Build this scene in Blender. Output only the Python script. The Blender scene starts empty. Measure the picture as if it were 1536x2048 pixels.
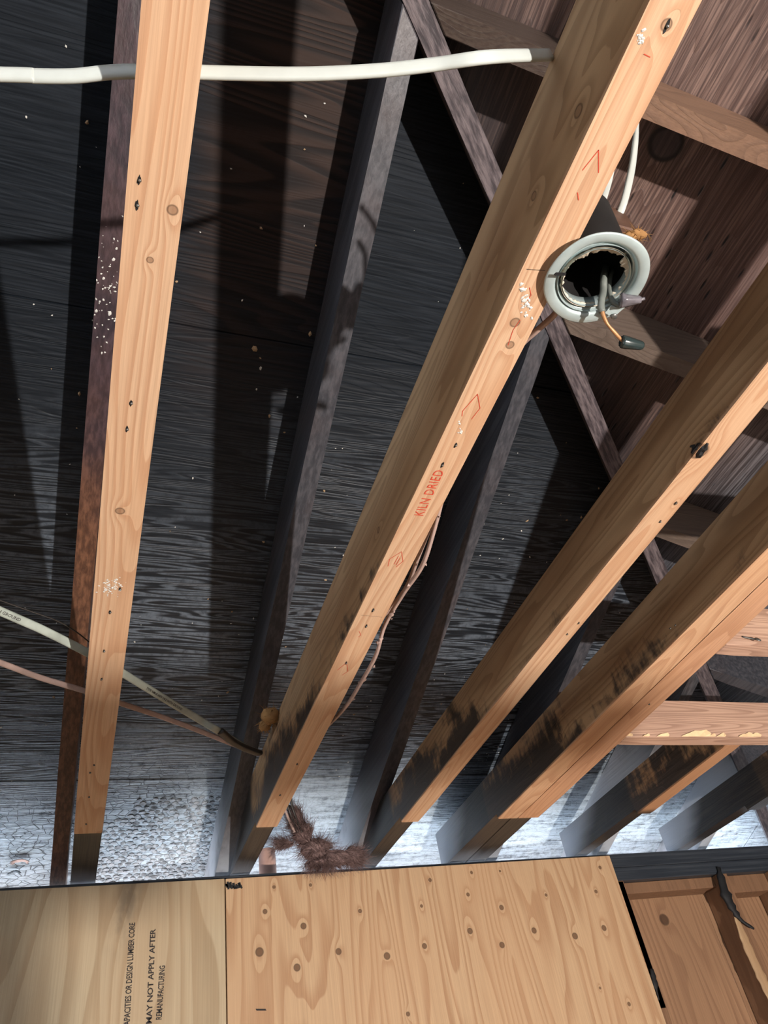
import bpy, bmesh, math, random
from mathutils import Vector, Matrix, noise
R = random.Random(7)
S = bpy.context.scene
COL = S.collection

# ------------------------------------------------------------------ camera
PX = ((0.94083583, -0.30240202, -0.15290832), (0.09866524, 0.67615283, -0.73012501), (0.32418067, 0.67184103, 0.66598538))
FOC = 1524.517
cam = bpy.data.cameras.new('camera'); camo = bpy.data.objects.new('camera', cam); COL.objects.link(camo)
xr, yd, zf = (Vector(v).normalized() for v in PX)
camo.matrix_world = Matrix((( xr.x, -yd.x, -zf.x, 0), (xr.y, -yd.y, -zf.y, 0), (xr.z, -yd.z, -zf.z, 0), (0, 0, 0, 1)))
cam.sensor_fit = 'VERTICAL'; cam.sensor_height = 36.0; cam.lens = FOC / 2048 * 36.0
cam.clip_start = 0.01; cam.clip_end = 200
S.camera = camo
S.view_settings.view_transform = 'Standard'; S.view_settings.look = 'None'
S.view_settings.gamma = 1.0; S.view_settings.use_curve_mapping = False
S.view_settings.exposure = 0.0
S.cycles.max_bounces = 6

# ------------------------------------------------------------------ world, sun and lamps
W = bpy.data.worlds.new('world'); S.world = W; W.use_nodes = True
wn = W.node_tree; bgn = wn.nodes['Background']
tcw = wn.nodes.new('ShaderNodeTexCoord'); sx = wn.nodes.new('ShaderNodeSeparateXYZ'); rw = wn.nodes.new('ShaderNodeValToRGB')
wn.links.new(tcw.outputs['Generated'], sx.inputs[0]); wn.links.new(sx.outputs['Z'], rw.inputs[0]); wn.links.new(rw.outputs[0], bgn.inputs[0])
rw.color_ramp.elements[0].position = 0.0; rw.color_ramp.elements[0].color = (0.80, 0.90, 1.0, 1)
rw.color_ramp.elements[1].position = 0.8; rw.color_ramp.elements[1].color = (0.42, 0.62, 1.0, 1)
bgn.inputs[1].default_value = 7.5

def lamp(name, kind, loc, target, energy, color, size=1.0, size_y=None, angle=0.01):
    l = bpy.data.lights.new(name, kind); o = bpy.data.objects.new(name, l); COL.objects.link(o)
    l.energy = energy; l.color = color
    if kind == 'AREA':
        l.size = size
        if size_y: l.shape = 'RECTANGLE'; l.size_y = size_y
    elif kind == 'SUN': l.angle = angle
    else: l.shadow_soft_size = size
    o.location = loc
    d = Vector(target) - Vector(loc)
    o.rotation_euler = d.to_track_quat('-Z', 'Y').to_euler()
    return o
# sunlight on the ground outside
lamp('sun', 'SUN', (4, 6, 6), (0, 0, 0), 26.0, (1.0, 0.95, 0.88), angle=0.01)
# added area light low behind the photographer, standing in for light reflected from below
lamp('low_fill_light', 'AREA', (1.25, -1.9, -1.45), (0.6, 1.2, 0.8), 215, (1.0, 0.91, 0.84), 0.05)
# added fill light at a made-up window opening in the left wall
lamp('left_fill_light', 'AREA', (-4.9, -0.4, -0.35), (0.4, 1.0, 0.8), 20, (1.0, 0.95, 0.9), .85, .75)
# added fill light at a made-up opening in the back wall
lamp('back_fill_light', 'AREA', (-2.0, -4.3, -0.35), (0.3, 2.0, 0.2), 25, (0.86, 0.93, 1.0), 1.1, 1.9)

# ------------------------------------------------------------------ back projection of measured picture points onto real planes
def ray(x, y):
    v = (x - 768, y - 1024, FOC)
    return Vector([PX[0][i]*v[0] + PX[1][i]*v[1] + PX[2][i]*v[2] for i in range(3)])
def onX(x, y, X): w = ray(x, y); return w * (X / w.x)
def onY(x, y, Y): w = ray(x, y); return w * (Y / w.y)
def onZ(x, y, Z): w = ray(x, y); return w * (Z / w.z)
N1 = Vector((0, 1/3, 1)); N2 = Vector((1/3, 0, 1))
def onP(x, y, n, d): w = ray(x, y); return w * (d / n.dot(w))

# ------------------------------------------------------------------ node helpers
class NT:
    def __init__(s, name):
        s.m = bpy.data.materials.new(name); s.m.use_nodes = True; s.t = s.m.node_tree
        s.b = s.t.nodes['Principled BSDF']; s.tc = s.t.nodes.new('ShaderNodeTexCoord')
        s.P = s.tc.outputs['Object']
    def n(s, k, **kw):
        nd = s.t.nodes.new('ShaderNode' + k)
        for a, v in kw.items(): setattr(nd, a, v)
        return nd
    def _in(s, sock, v):
        if v is None: return
        if isinstance(v, bpy.types.NodeSocket): s.t.links.new(v, sock)
        else:
            if hasattr(sock.default_value, '__len__') and len(sock.default_value) == 4 and hasattr(v, '__len__') and len(v) == 3: v = (*v, 1)
            sock.default_value = v
    def math(s, op, a, b=None, c=None, clamp=False):
        nd = s.n('Math', operation=op); nd.use_clamp = clamp
        for i, v in enumerate((a, b, c)): s._in(nd.inputs[i], v)
        return nd.outputs[0]
    def sep(s, v):
        nd = s.n('SeparateXYZ'); s._in(nd.inputs[0], v); return nd.outputs
    def comb(s, x, y, z):
        nd = s.n('CombineXYZ')
        for i, v in enumerate((x, y, z)): s._in(nd.inputs[i], v)
        return nd.outputs[0]
    def scale(s, v, sc, off=(0, 0, 0)):
        nd = s.n('Mapping'); s._in(nd.inputs[0], v); nd.inputs['Scale'].default_value = sc; nd.inputs['Location'].default_value = off
        return nd.outputs[0]
    def noise(s, v, sc=5, det=3, rough=.5, dist=0):
        nd = s.n('TexNoise'); s._in(nd.inputs['Vector'], v); nd.inputs['Scale'].default_value = sc
        nd.inputs['Detail'].default_value = det; nd.inputs['Roughness'].default_value = rough; nd.inputs['Distortion'].default_value = dist
        return nd.outputs[0]
    def vor(s, v, sc, feat='F1', out=0, rnd=1.0):
        nd = s.n('TexVoronoi', feature=feat); s._in(nd.inputs['Vector'], v); nd.inputs['Scale'].default_value = sc
        nd.inputs['Randomness'].default_value = rnd
        return nd.outputs[out]
    def ss(s, v, a, b, lo=0, hi=1):
        nd = s.n('MapRange', interpolation_type='SMOOTHSTEP'); s._in(nd.inputs[0], v)
        nd.inputs[1].default_value = a; nd.inputs[2].default_value = b; nd.inputs[3].default_value = lo; nd.inputs[4].default_value = hi
        return nd.outputs[0]
    def lin(s, v, a, b, lo=0, hi=1):
        nd = s.n('MapRange'); s._in(nd.inputs[0], v)
        nd.inputs[1].default_value = a; nd.inputs[2].default_value = b; nd.inputs[3].default_value = lo; nd.inputs[4].default_value = hi
        return nd.outputs[0]
    def mix(s, f, a, b, mode='MIX'):
        nd = s.n('Mix', data_type='RGBA', blend_type=mode); s._in(nd.inputs[0], f); s._in(nd.inputs[6], a); s._in(nd.inputs[7], b)
        return nd.outputs[2]
    def ramp(s, v, stops):
        nd = s.n('ValToRGB'); s._in(nd.inputs[0], v); e = nd.color_ramp.elements
        while len(e) < len(stops): e.new(0.5)
        for i, (p, c) in enumerate(stops): e[i].position = p; e[i].color = (*c, 1)
        return nd.outputs[0]
    def bump(s, h, strength=.3, dist=.002, prev=None):
        nd = s.n('Bump'); nd.inputs['Strength'].default_value = strength; nd.inputs['Distance'].default_value = dist
        s._in(nd.inputs['Height'], h); s._in(nd.inputs['Normal'], prev); return nd.outputs[0]
    def out(s, col, rough=.6, nrm=None, spec=.4, metal=0):
        s._in(s.b.inputs['Base Color'], col); s._in(s.b.inputs['Roughness'], rough); s._in(s.b.inputs['Normal'], nrm)
        s._in(s.b.inputs['Specular IOR Level'], spec); s._in(s.b.inputs['Metallic'], metal)
        return s.m

def srgb(r, g, b):
    f = lambda c: (c/255/12.92 if c/255 <= .04045 else ((c/255+.055)/1.055)**2.4)
    return (f(r), f(g), f(b))

def plain(name, col, rough=.5, metal=0, spec=.5, var=0.15, sc=60):
    t = NT(name); nz = t.noise(t.P, sc, 3)
    c = t.mix(t.lin(nz, .3, .7, 0, var), col, (col[0]*.3, col[1]*.3, col[2]*.3))
    return t.out(c, rough, t.bump(nz, .15, .001), spec, metal)

def rings_of(t, axis, along, across, count, knots=(), seed=0, amp=1.0):
    """growth rings as contour lines of a stretched noise; knots raise hills so that rings run round them"""
    sc = {'X': (along, across, across), 'Y': (across, along, across), 'Z': (across, across, along)}[axis]
    base = t.noise(t.scale(t.P, sc, (seed*3.1, seed*1.7, seed*2.3)), 1.0, 1.5, .35, 0.1)
    kd = None
    for (kx, ky, kz, kr) in knots:
        o = t.n('Mapping'); t._in(o.inputs[0], t.P)
        o.inputs['Location'].default_value = (-kx, -ky, -kz)
        st = {'X': (.5, 1, 1), 'Y': (1, .5, 1), 'Z': (1, 1, .5)}[axis]
        m2 = t.n('VectorMath', operation='MULTIPLY'); t._in(m2.inputs[0], o.outputs[0]); m2.inputs[1].default_value = st
        ln = t.n('VectorMath', operation='LENGTH'); t._in(ln.inputs[0], m2.outputs[0])
        d = t.math('DIVIDE', ln.outputs['Value'], kr)
        g = t.math('EXPONENT', t.math('MULTIPLY', t.math('MULTIPLY', d, d), -0.45))
        base = t.math('ADD', base, t.math('MULTIPLY', g, .07*amp))
        o2 = t.n('VectorMath', operation='LENGTH'); t._in(o2.inputs[0], o.outputs[0])
        core = t.math('DIVIDE', o2.outputs['Value'], kr)
        kd = core if kd is None else t.math('MINIMUM', kd, core)
    saw = t.math('FRACT', t.math('MULTIPLY', base, count))
    return saw, kd

def wood(name, pale, ring, axis='Y', count=26, along=.5, across=9, knots=(), seed=0, rough=.62, contrast=.6,
         char=None, tint=None, pores=.35):
    t = NT(name)
    saw, kd = rings_of(t, axis, along, across, count, knots, seed)
    line = t.math('MULTIPLY', t.ss(saw, .35, .92), t.ss(saw, 1.0, .95))
    fs = {'X': (4, 260, 260), 'Y': (260, 4, 260), 'Z': (260, 260, 4)}[axis]
    fib = t.noise(t.scale(t.P, fs), 1.0, 3, .6)
    big = t.noise(t.scale(t.P, tuple(.02*f if f > 10 else .6*f for f in fs), (seed, 0, 0)), 1.0, 3, .5)
    c = t.mix(t.math('MULTIPLY', line, contrast), pale, ring)
    c = t.mix(t.lin(fib, .35, .75, 0, pores), c, tuple(.45*v for v in ring))
    c = t.mix(t.lin(big, .35, .7, 0, .45), c, tint or tuple(.75*v for v in pale))
    h = t.math('ADD', t.math('MULTIPLY', line, .6), fib)
    if kd is not None:
        rim = t.math('MULTIPLY', t.ss(kd, .55, .8), t.ss(kd, 1.05, .85))
        c = t.mix(t.ss(kd, 1.0, .6, 0, .85), c, tuple(.36*v for v in ring))
        c = t.mix(t.math('MULTIPLY', rim, .6), c, (.03, .016, .01))
    rgh = rough
    if char:
        cm = char(t)
        sootc = t.mix(t.ss(fib, .3, .7), (.012, .013, .016), (.05, .045, .04))
        c = t.mix(cm, c, sootc)
        rgh = t.mix(cm, (rough,)*3, (.45,)*3)
    return t.out(c, rgh, t.bump(h, .35, .0012), .35)

# ------------------------------------------------------------------ mesh helpers
def link(name, me, parent=None, mat=None, loc=(0, 0, 0)):
    o = bpy.data.objects.new(name, me); COL.objects.link(o); o.location = loc
    if mat is not None:
        for m in (mat if isinstance(mat, (list, tuple)) else [mat]): me.materials.append(m)
    if parent: o.parent = parent
    return o
def tag(o, label=None, cat=None, group=None, kind=None):
    if label: o['label'] = label
    if cat: o['category'] = cat
    if group: o['group'] = group
    if kind: o['kind'] = kind
    return o
def empty(name, loc=(0, 0, 0)):
    o = bpy.data.objects.new(name, None); COL.objects.link(o); o.location = loc; o.empty_display_size = .05; return o
def bm_mesh(bm, smooth=False):
    bmesh.ops.recalc_face_normals(bm, faces=bm.faces[:])
    me = bpy.data.meshes.new('m'); bm.to_mesh(me); bm.free()
    if smooth:
        for p in me.polygons: p.use_smooth = True
    return me
def prism8(pts, bevel=.0015, cuts=0, wob=0, seed=0, origin=None):
    """8 corners: 4 at the start (ring order) and 4 at the end. cuts cross sections with a little wobble."""
    A, B = [Vector(p) for p in pts[:4]], [Vector(p) for p in pts[4:]]
    bm = bmesh.new(); rings = []
    n = cuts + 1
    for i in range(n + 1):
        f = i / n; ring = []
        for k in range(4):
            p = A[k].lerp(B[k], f)
            if wob and 0 < i < n:
                q = p * 6 + Vector((seed*5.3, k*.8, 0))
                p = p + Vector((noise.noise(q), noise.noise(q + Vector((9, 3, 1))), noise.noise(q + Vector((2, 7, 5))))) * wob
            ring.append(bm.verts.new(p))
        rings.append(ring)
    edges = []
    for i in range(n):
        for k in range(4): bm.faces.new((rings[i][k], rings[i][(k+1) % 4], rings[i+1][(k+1) % 4], rings[i+1][k]))
    bm.faces.new(rings[0]); bm.faces.new(rings[-1][::-1])
    if bevel:
        es = [e for e in bm.edges if any(e.verts[0] in r and e.verts[1] in r for r in (rings[0], rings[-1])) or
              any({e.verts[0], e.verts[1]} == {rings[i][k], rings[i+1][k]} for i in range(n) for k in range(4))]
        bmesh.ops.bevel(bm, geom=es, offset=bevel, segments=1, affect='EDGES')
    if origin is not None: bmesh.ops.translate(bm, verts=bm.verts[:], vec=-Vector(origin))
    return bm_mesh(bm)
def box8(x0, x1, y0, y1, z0, z1):
    return [(x0, y0, z0), (x1, y0, z0), (x1, y0, z1), (x0, y0, z1), (x0, y1, z0), (x1, y1, z0), (x1, y1, z1), (x0, y1, z1)]
def box(name, x0, x1, y0, y1, z0, z1, mat, parent=None, bevel=.0015, origin=None, cuts=0, wob=0, seed=0):
    pts = box8(x0, x1, y0, y1, z0, z1)
    o = origin if origin is not None else (0, 0, 0)
    return link(name, prism8(pts, bevel, cuts, wob, seed, o), parent, mat, o)
def catmull(P, n=10):
    P = [Vector(p) for p in P]; Q = [P[0]*2 - P[1]] + P + [P[-1]*2 - P[-2]]; out = []
    for i in range(1, len(Q) - 2):
        a, b, c, d = Q[i-1:i+3]
        for k in range(n):
            t = k / n
            out.append(.5*((2*b) + (c-a)*t + (2*a-5*b+4*c-d)*t*t + (3*b-a-3*c+d)*t**3))
    out.append(P[-1]); return out
def sweep(path, w, h, up=(0, 0, 1), seg=10, taper=None, squircle=.6, jitter=0):
    """oval tube: w wide across, h thick; up steers the thin direction"""
    bm = bmesh.new(); rings = []; up = Vector(up)
    for i, p in enumerate(path):
        t = (path[min(i+1, len(path)-1)] - path[max(i-1, 0)]).normalized()
        sd = t.cross(up)
        sd = sd.normalized() if sd.length > 1e-5 else t.orthogonal().normalized()
        nn = sd.cross(t).normalized(); f = taper(i/(len(path)-1)) if taper else 1; ring = []
        if jitter: f *= 1 + jitter*noise.noise(p*90)
        for k in range(seg):
            a = 2*math.pi*k/seg; cx, cy = math.cos(a), math.sin(a)
            cx = math.copysign(abs(cx)**squircle, cx); cy = math.copysign(abs(cy)**squircle, cy)
            ring.append(bm.verts.new(p + sd*cx*w/2*f + nn*cy*h/2*f))
        rings.append(ring)
    for i in range(len(rings)-1):
        for k in range(seg): bm.faces.new((rings[i][k], rings[i][(k+1) % seg], rings[i+1][(k+1) % seg], rings[i+1][k]))
    bm.faces.new(rings[0][::-1]); bm.faces.new(rings[-1])
    return bm_mesh(bm, True)
def lathe(prof, seg=48, axis_m=None, jag=None):
    bm = bmesh.new(); rings = []
    for j, (r, z) in enumerate(prof):
        ring = []
        for k in range(seg):
            a = 2*math.pi*k/seg; rr, zz = (jag(j, a, r, z) if jag else (r, z))
            ring.append(bm.verts.new((rr*math.cos(a), rr*math.sin(a), zz)))
        rings.append(ring)
    for i in range(len(rings)-1):
        for k in range(seg): bm.faces.new((rings[i][k], rings[i][(k+1) % seg], rings[i+1][(k+1) % seg], rings[i+1][k]))
    if axis_m: bmesh.ops.transform(bm, matrix=axis_m, verts=bm.verts[:])
    return bm_mesh(bm, True)
def chips(name, places, size, mat, parent=None, kind='stuff', flat=.35):
    """many small irregular flakes joined into one mesh; places = (point, normal)"""
    bm = bmesh.new()
    for p, nrm in places:
        s = size * R.uniform(.35, 1.3) * (1.6 if R.random() < .07 else 1); q = Vector(nrm).normalized()
        a = q.orthogonal().normalized(); b = q.cross(a); rot = R.uniform(0, 6.28); a, b = a*math.cos(rot)+b*math.sin(rot), b*math.cos(rot)-a*math.sin(rot)
        k = R.choice((4, 5, 6)); vs = [bm.verts.new(Vector(p) + (a*math.cos(6.283*i/k)*R.uniform(.6, 1.3) + b*math.sin(6.283*i/k)*R.uniform(.4, .9))*s + q*s*.05) for i in range(k)]
        top = bm.verts.new(Vector(p) + q*s*flat)
        for i in range(k): bm.faces.new((vs[i], vs[(i+1) % k], top))
    o = link(name, bm_mesh(bm), parent, mat); tag(o, kind=kind); return o
def text_mesh(body, size, xf, mat, name, parent, extr=0.0, spacing=1.0, weight=0):
    """flat lettering; xf maps (u, v) in metres to a point"""
    cu = bpy.data.curves.new('t', 'FONT'); cu.body = body; cu.size = size; cu.space_character = spacing; cu.resolution_u = 2; cu.offset = weight
    to = bpy.data.objects.new('t', cu); COL.objects.link(to)
    dg = bpy.context.evaluated_depsgraph_get(); me = bpy.data.meshes.new_from_object(to.evaluated_get(dg))
    bpy.data.objects.remove(to); bpy.data.curves.remove(cu)
    for v in me.vertices: v.co = xf(v.co.x, v.co.y)
    me.materials.clear()
    return link(name, me, parent, mat)
def ribbon(name, lines, width, nrm, mat, parent, lift=.0004):
    """thin painted strokes lying on a face"""
    bm = bmesh.new(); nrm = Vector(nrm).normalized()
    for ln in lines:
        ln = [Vector(p) for p in ln]
        for a, b in zip(ln, ln[1:]):
            d = (b-a).normalized(); s = d.cross(nrm)*width/2; e = d*width*.3; l = nrm*lift
            bm.faces.new([bm.verts.new(q) for q in (a-s-e+l, a+s-e+l, b+s+e+l, b-s+e+l)])
    return link(name, bm_mesh(bm), parent, mat)

# ------------------------------------------------------------------ materials
def char_side(y0, y1, zclean=.006, k=.55, endy=1.93, scale=3.0):
    """soot creeping up the sides towards the burnt eave; the bottom stays clean up to where the ceiling board ended"""
    def f(t):
        o = t.sep(t.P)
        nz = t.noise(t.scale(t.P, (scale*2, scale, scale*1.6)), 1.5, 5, .65, .4)
        sk = t.noise(t.scale(t.P, (10, 34, 7)), 1.5, 4, .6)
        low = t.lin(o[2], .0, .11, .35, -.30)
        m = t.math('ADD', t.lin(o[1], y0, y1, -.45, .75), t.math('MULTIPLY', t.math('SUBTRACT', nz, .5), 2.6))
        m = t.math('ADD', t.math('ADD', m, low), t.math('MULTIPLY', t.math('SUBTRACT', sk, .5), 1.1))
        m = t.ss(m, .1, .6)
        m = t.math('MULTIPLY', m, t.ss(o[2], zclean*.3, zclean))
        e = t.ss(t.math('ADD', o[1], t.math('MULTIPLY', nz, .05)), endy, endy+.06)
        return t.math('MAXIMUM', t.math('MULTIPLY', m, .93), e)
    return f
PALE, RING = srgb(210, 176, 144), srgb(180, 132, 98)
def joist_mat(name, seed, knots, pale=PALE, ring=RING, y0=.9, y1=2.0, endy=1.93):
    t_char = char_side(y0, y1, endy=endy)
    t = NT(name)
    saw, kd = rings_of(t, 'Y', 1.1, 14, 16, knots, seed, 1.2)
    line = t.math('MULTIPLY', t.ss(saw, .3, .92), t.ss(saw, 1.0, .96))
    fib = t.noise(t.scale(t.P, (300, 5, 300)), 1.0, 3, .6)
    big = t.noise(t.scale(t.P, (14, 3, 14), (seed, 0, 0)), 1.0, 3, .5)
    o = t.sep(t.P)
    c = t.mix(t.math('MULTIPLY', line, .55), pale, ring)
    c = t.mix(t.lin(fib, .35, .75, 0, .35), c, tuple(.5*v for v in ring))
    c = t.mix(t.lin(big, .4, .7, 0, .35), c, srgb(200, 152, 112))
    # smoke-browned sides; the bottoms were covered by the ceiling board
    side = t.ss(o[2], .002, .007)
    smoke = t.mix(t.lin(big, .35, .65), srgb(178, 148, 112), srgb(156, 122, 88))
    smoke = t.mix(t.math('MULTIPLY', line, .35), smoke, srgb(92, 64, 38))
    c = t.mix(t.math('MULTIPLY', side, .9), c, smoke)
    if kd is not None:
        rim = t.math('MULTIPLY', t.ss(kd, .55, .8), t.ss(kd, 1.05, .85))
        c = t.mix(t.ss(kd, 1.0, .75, 0, .55), c, tuple(.4*v for v in ring))
        c = t.mix(t.math('MULTIPLY', rim, .5), c, (.03, .016, .01))
    cm = t_char(t)
    c = t.mix(cm, c, t.mix(t.ss(fib, .3, .7), (.010, .011, .013), (.04, .035, .03)))
    ash = t.math('MULTIPLY', t.ss(t.math('ADD', t.math('ADD', o[1], o[2]), t.math('MULTIPLY', big, .12)), 2.22, 2.36), .75)  # sky light at the eave painted as a pale tone on joist ends
    c = t.mix(ash, c, (.34, .37, .42))
    h = t.math('ADD', t.math('MULTIPLY', line, .5), fib)
    return t.out(c, t.mix(cm, (.62,)*3, (.42,)*3), t.bump(h, .35, .0012), .35)

def char_wood(name, col=(.030, .030, .034), hi=(.085, .075, .07), axis='Y', rough=.42, brown=0.0, ash_light0=None):
    t = NT(name)
    fs = {'X': (3, 120, 120), 'Y': (120, 3, 120), 'D': (150, 3, 100)}[axis]
    if axis == 'D':
        mp = t.n('Mapping'); t._in(mp.inputs[0], t.P); mp.inputs['Rotation'].default_value = (0, 0, math.pi/4); src = mp.outputs[0]
    else: src = t.P
    fib = t.noise(t.scale(src, fs), 1.0, 4, .6)
    big = t.noise(t.P, 5, 4, .6)
    c = t.mix(t.ss(fib, .35, .7), col, hi)
    if brown: c = t.mix(t.math('MULTIPLY', t.ss(big, .45, .65), brown), c, srgb(98, 62, 44))
    if name == 'smoked_rafter_wood':
        c = t.mix(t.math('MULTIPLY', t.ss(t.math('ADD', t.sep(t.P)[1], t.math('MULTIPLY', big, .3)), 1.1, 1.5), .8), c, t.mix(t.ss(fib, .35, .7), srgb(84, 56, 40), srgb(128, 88, 62)))
    if ash_light0 is not None:      # pale ash and eave daylight painted on the part over the eave
        o = t.sep(t.P)
        am = t.math('MULTIPLY', t.ss(o[1], ash_light0, ash_light0+.35), t.ss(big, .25, .5))
        c = t.mix(am, c, (.52, .55, .60))
    return t.out(c, rough, t.bump(t.math('ADD', fib, t.math('MULTIPLY', big, .6)), .4, .002), .45)

def sheath_front():
    """burnt roof plywood: raised wavy grain, black with a blue-grey sheen, ash and painted eave light towards the eave"""
    t = NT('charred_plywood'); o = t.sep(t.P)
    saw, _ = rings_of(t, 'X', .7, 9, 30, (), 1)
    wv = t.math('MULTIPLY', t.ss(saw, .15, .75), t.ss(saw, 1.0, .86))
    saw2, _ = rings_of(t, 'X', 1.9, 32, 14, (), 4)
    wv2 = t.math('MULTIPLY', t.ss(saw2, .0, .6), t.ss(saw2, 1.0, .65))
    fib = t.noise(t.scale(t.P, (8, 220, 220)), 1.0, 3, .6)
    big = t.noise(t.P, 2.2, 3, .5)
    fine = t.noise(t.P, 55, 5, .7)
    c = t.mix(t.ss(fib, .35, .7), (.005, .008, .012), (.014, .019, .026))
    warm = t.math('MULTIPLY', t.math('MULTIPLY', t.ss(o[0], .02, .12), t.ss(o[0], .42, .30)), t.ss(o[1], 1.25, .5))  # warm light from below painted as brown into this bay
    c = t.mix(t.math('MULTIPLY', warm, .8), c, t.mix(wv, srgb(34, 27, 24), srgb(58, 44, 37)))
    # ash, bared pale fibres and painted eave light on the wave crests
    lo = t.math('ADD', o[1], t.math('MULTIPLY', t.math('SUBTRACT', big, .5), .5))
    am = t.math('MULTIPLY', t.ss(lo, .95, 1.9), t.ss(wv2, .25, .95))
    c = t.mix(t.math('MULTIPLY', t.math('MULTIPLY', am, t.ss(fine, .3, .6, .35, 1)), .9), c, (.17, .205, .25))
    strk = t.noise(t.scale(t.P, (7, 60, 60), (2, 0, 0)), 1.0, 4, .6)
    am2 = t.math('MULTIPLY', t.ss(lo, 1.95, 2.35), t.ss(t.math('ADD', t.math('MULTIPLY', fine, .4), t.math('MULTIPLY', strk, .6)), .30, .56))
    c = t.mix(t.math('MULTIPLY', am2, .95), c, (.50, .59, .66))
    crack = t.vor(t.scale(t.P, (1, 1.7, 1)), 34, 'DISTANCE_TO_EDGE')
    cz = t.math('MULTIPLY', t.math('MULTIPLY', t.ss(lo, 2.12, 2.3), t.ss(t.math('ADD', o[0], t.math('MULTIPLY', big, .3)), .6, .45, .25, 1.0)), t.ss(crack, .06, .0))
    c = t.mix(t.math('MULTIPLY', cz, .8), c, (.012, .013, .015))
    hm = t.math('ADD', t.math('MULTIPLY', wv, .5), t.math('MULTIPLY', wv2, t.ss(lo, .6, 1.6, .15, 1.0)))
    nb = t.bump(hm, .45, .0022)
    nb = t.bump(t.math('SUBTRACT', t.math('MULTIPLY', fine, t.ss(lo, 1.5, 2.2, .1, .8)), t.math('MULTIPLY', cz, .8)), .5, .004, nb)
    return t.out(c, t.mix(t.ss(lo, .7, 1.5), (.66,)*3, (.45,)*3), nb, t.ss(lo, .7, 1.6, .16, .5))
def sheath_side():
    """smoke-browned roof plywood with long checks along the grain, darker towards the hip"""
    t = NT('smoked_plywood'); o = t.sep(t.P)
    kq = onP(1332, 287, N2, 1.678+.115/3); kn = [(kq.x, kq.y, kq.z, .034)]
    saw, kd = rings_of(t, 'Y', 1.3, 15, 15, kn, 3)
    line = t.math('MULTIPLY', t.ss(saw, .2, .9), t.ss(saw, 1.0, .95))
    fib = t.noise(t.scale(t.P, (240, 5, 240)), 1.0, 4, .65)
    big = t.noise(t.P, 3, 4, .55)
    c = t.mix(t.ss(fib, .38, .68), srgb(74, 58, 54), srgb(138, 114, 104))
    c = t.mix(t.math('MULTIPLY', line, .4), c, srgb(66, 44, 38))
    c = t.mix(t.lin(big, .4, .7, 0, .5), c, srgb(86, 64, 60))
    chk = t.vor(t.scale(t.P, (62, 11, 62)), 1.0)
    ck = t.math('MULTIPLY', t.ss(chk, .20, .08), t.ss(big, .40, .5))
    c = t.mix(ck, c, (.008, .006, .006))
    rim = t.math('MULTIPLY', t.ss(kd, .65, .85), t.ss(kd, 1.1, .9))
    c = t.mix(t.ss(kd, .95, .8, 0, .8), c, (.035, .026, .03))
    c = t.mix(rim, c, (.008, .007, .008))
    # fades to black beside the hip
    hip = t.math('SUBTRACT', t.math('SUBTRACT', o[0], o[1]), .115)
    c = t.mix(t.math('MULTIPLY', t.ss(t.math('ADD', hip, t.math('MULTIPLY', big, .3)), .55, .15), .72), c, (.022, .022, .026))
    burn = t.ss(t.math('ADD', o[0], t.math('MULTIPLY', big, .3)), 1.35, 1.75)
    c = t.mix(burn, c, t.mix(t.ss(fib, .4, .6), (.02, .023, .028), (.12, .13, .15)))
    h = t.math('SUBTRACT', t.math('ADD', t.math('MULTIPLY', line, .5), fib), t.math('MULTIPLY', ck, 2))
    return t.out(c, .5, t.bump(h, .5, .002), .45)
M_SH1, M_SH2 = sheath_front(), sheath_side()
M_CHAR = char_wood('charred_rafter_wood', col=(.034, .036, .044), hi=(.075, .075, .085), brown=.12, ash_light0=2.05)
M_CHARB = char_wood('blackened_plate_wood', col=(.020, .025, .033), hi=(.045, .052, .062), axis='X')
M_RAF0 = char_wood('smoked_rafter_wood', col=srgb(46, 38, 44), hi=srgb(72, 58, 64), brown=.15)
M_RAFE = char_wood('ash_lit_rafter_wood', col=(.03, .032, .036), hi=(.08, .08, .085), brown=.1, ash_light0=1.75)
M_HIP = char_wood('smoked_hip_wood', col=srgb(58, 52, 56), hi=srgb(112, 102, 104), axis='D', rough=.45)
M_RAF2 = wood('smoked_side_rafter_wood', srgb(112, 98, 88), srgb(72, 60, 52), 'X', 20, .6, 12, seed=5, contrast=.5)
M_RAF2W = wood('browned_side_rafter_wood', srgb(134, 104, 84), srgb(88, 68, 56), 'X', 20, .6, 12, seed=8, contrast=.4, char=lambda t: t.ss(t.sep(t.P)[0], .80, .66, 0, .8))
M_STUB = wood('pinkish_stub_joist_wood', srgb(206, 170, 146), srgb(150, 114, 94), 'X', 22, .9, 15, seed=2, contrast=.6, tint=srgb(150, 118, 104))
M_STUD = wood('brown_stud_wood', srgb(136, 102, 76), srgb(100, 72, 52), 'Z', 12, .6, 8, seed=6, contrast=.35)
M_BACK = wood('brown_board_wood', srgb(158, 122, 92), srgb(116, 82, 60), 'Z', 18, .5, 5, seed=9, contrast=.5, knots=[(1.83, 2.345, .555, .022)])
M_CAB = plain('white_cable_jacket', srgb(192, 200, 196), .38, var=.12, sc=40)
M_CABD = plain('sooty_cable_jacket', srgb(174, 184, 174), .5, var=.5, sc=30)
M_CABP = plain('dusty_pinkish_cable_jacket', srgb(186, 160, 150), .5, var=.45, sc=40)
M_CABK = plain('burnt_cable_jacket', srgb(46, 42, 38), .5, var=.5)
M_STEEL = plain('galvanised_steel', srgb(186, 202, 202), .38, metal=.25, var=.35, sc=30)
M_CANIN = plain('soot_black_steel', (.008, .007, .007), .7, var=.4)
M_PLAST = plain('plaster_residue', srgb(206, 198, 180), .85, var=.35, sc=120)
M_COPPER = plain('dull_copper_wire', srgb(190, 140, 96), .45, metal=.3, var=.4)
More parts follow.
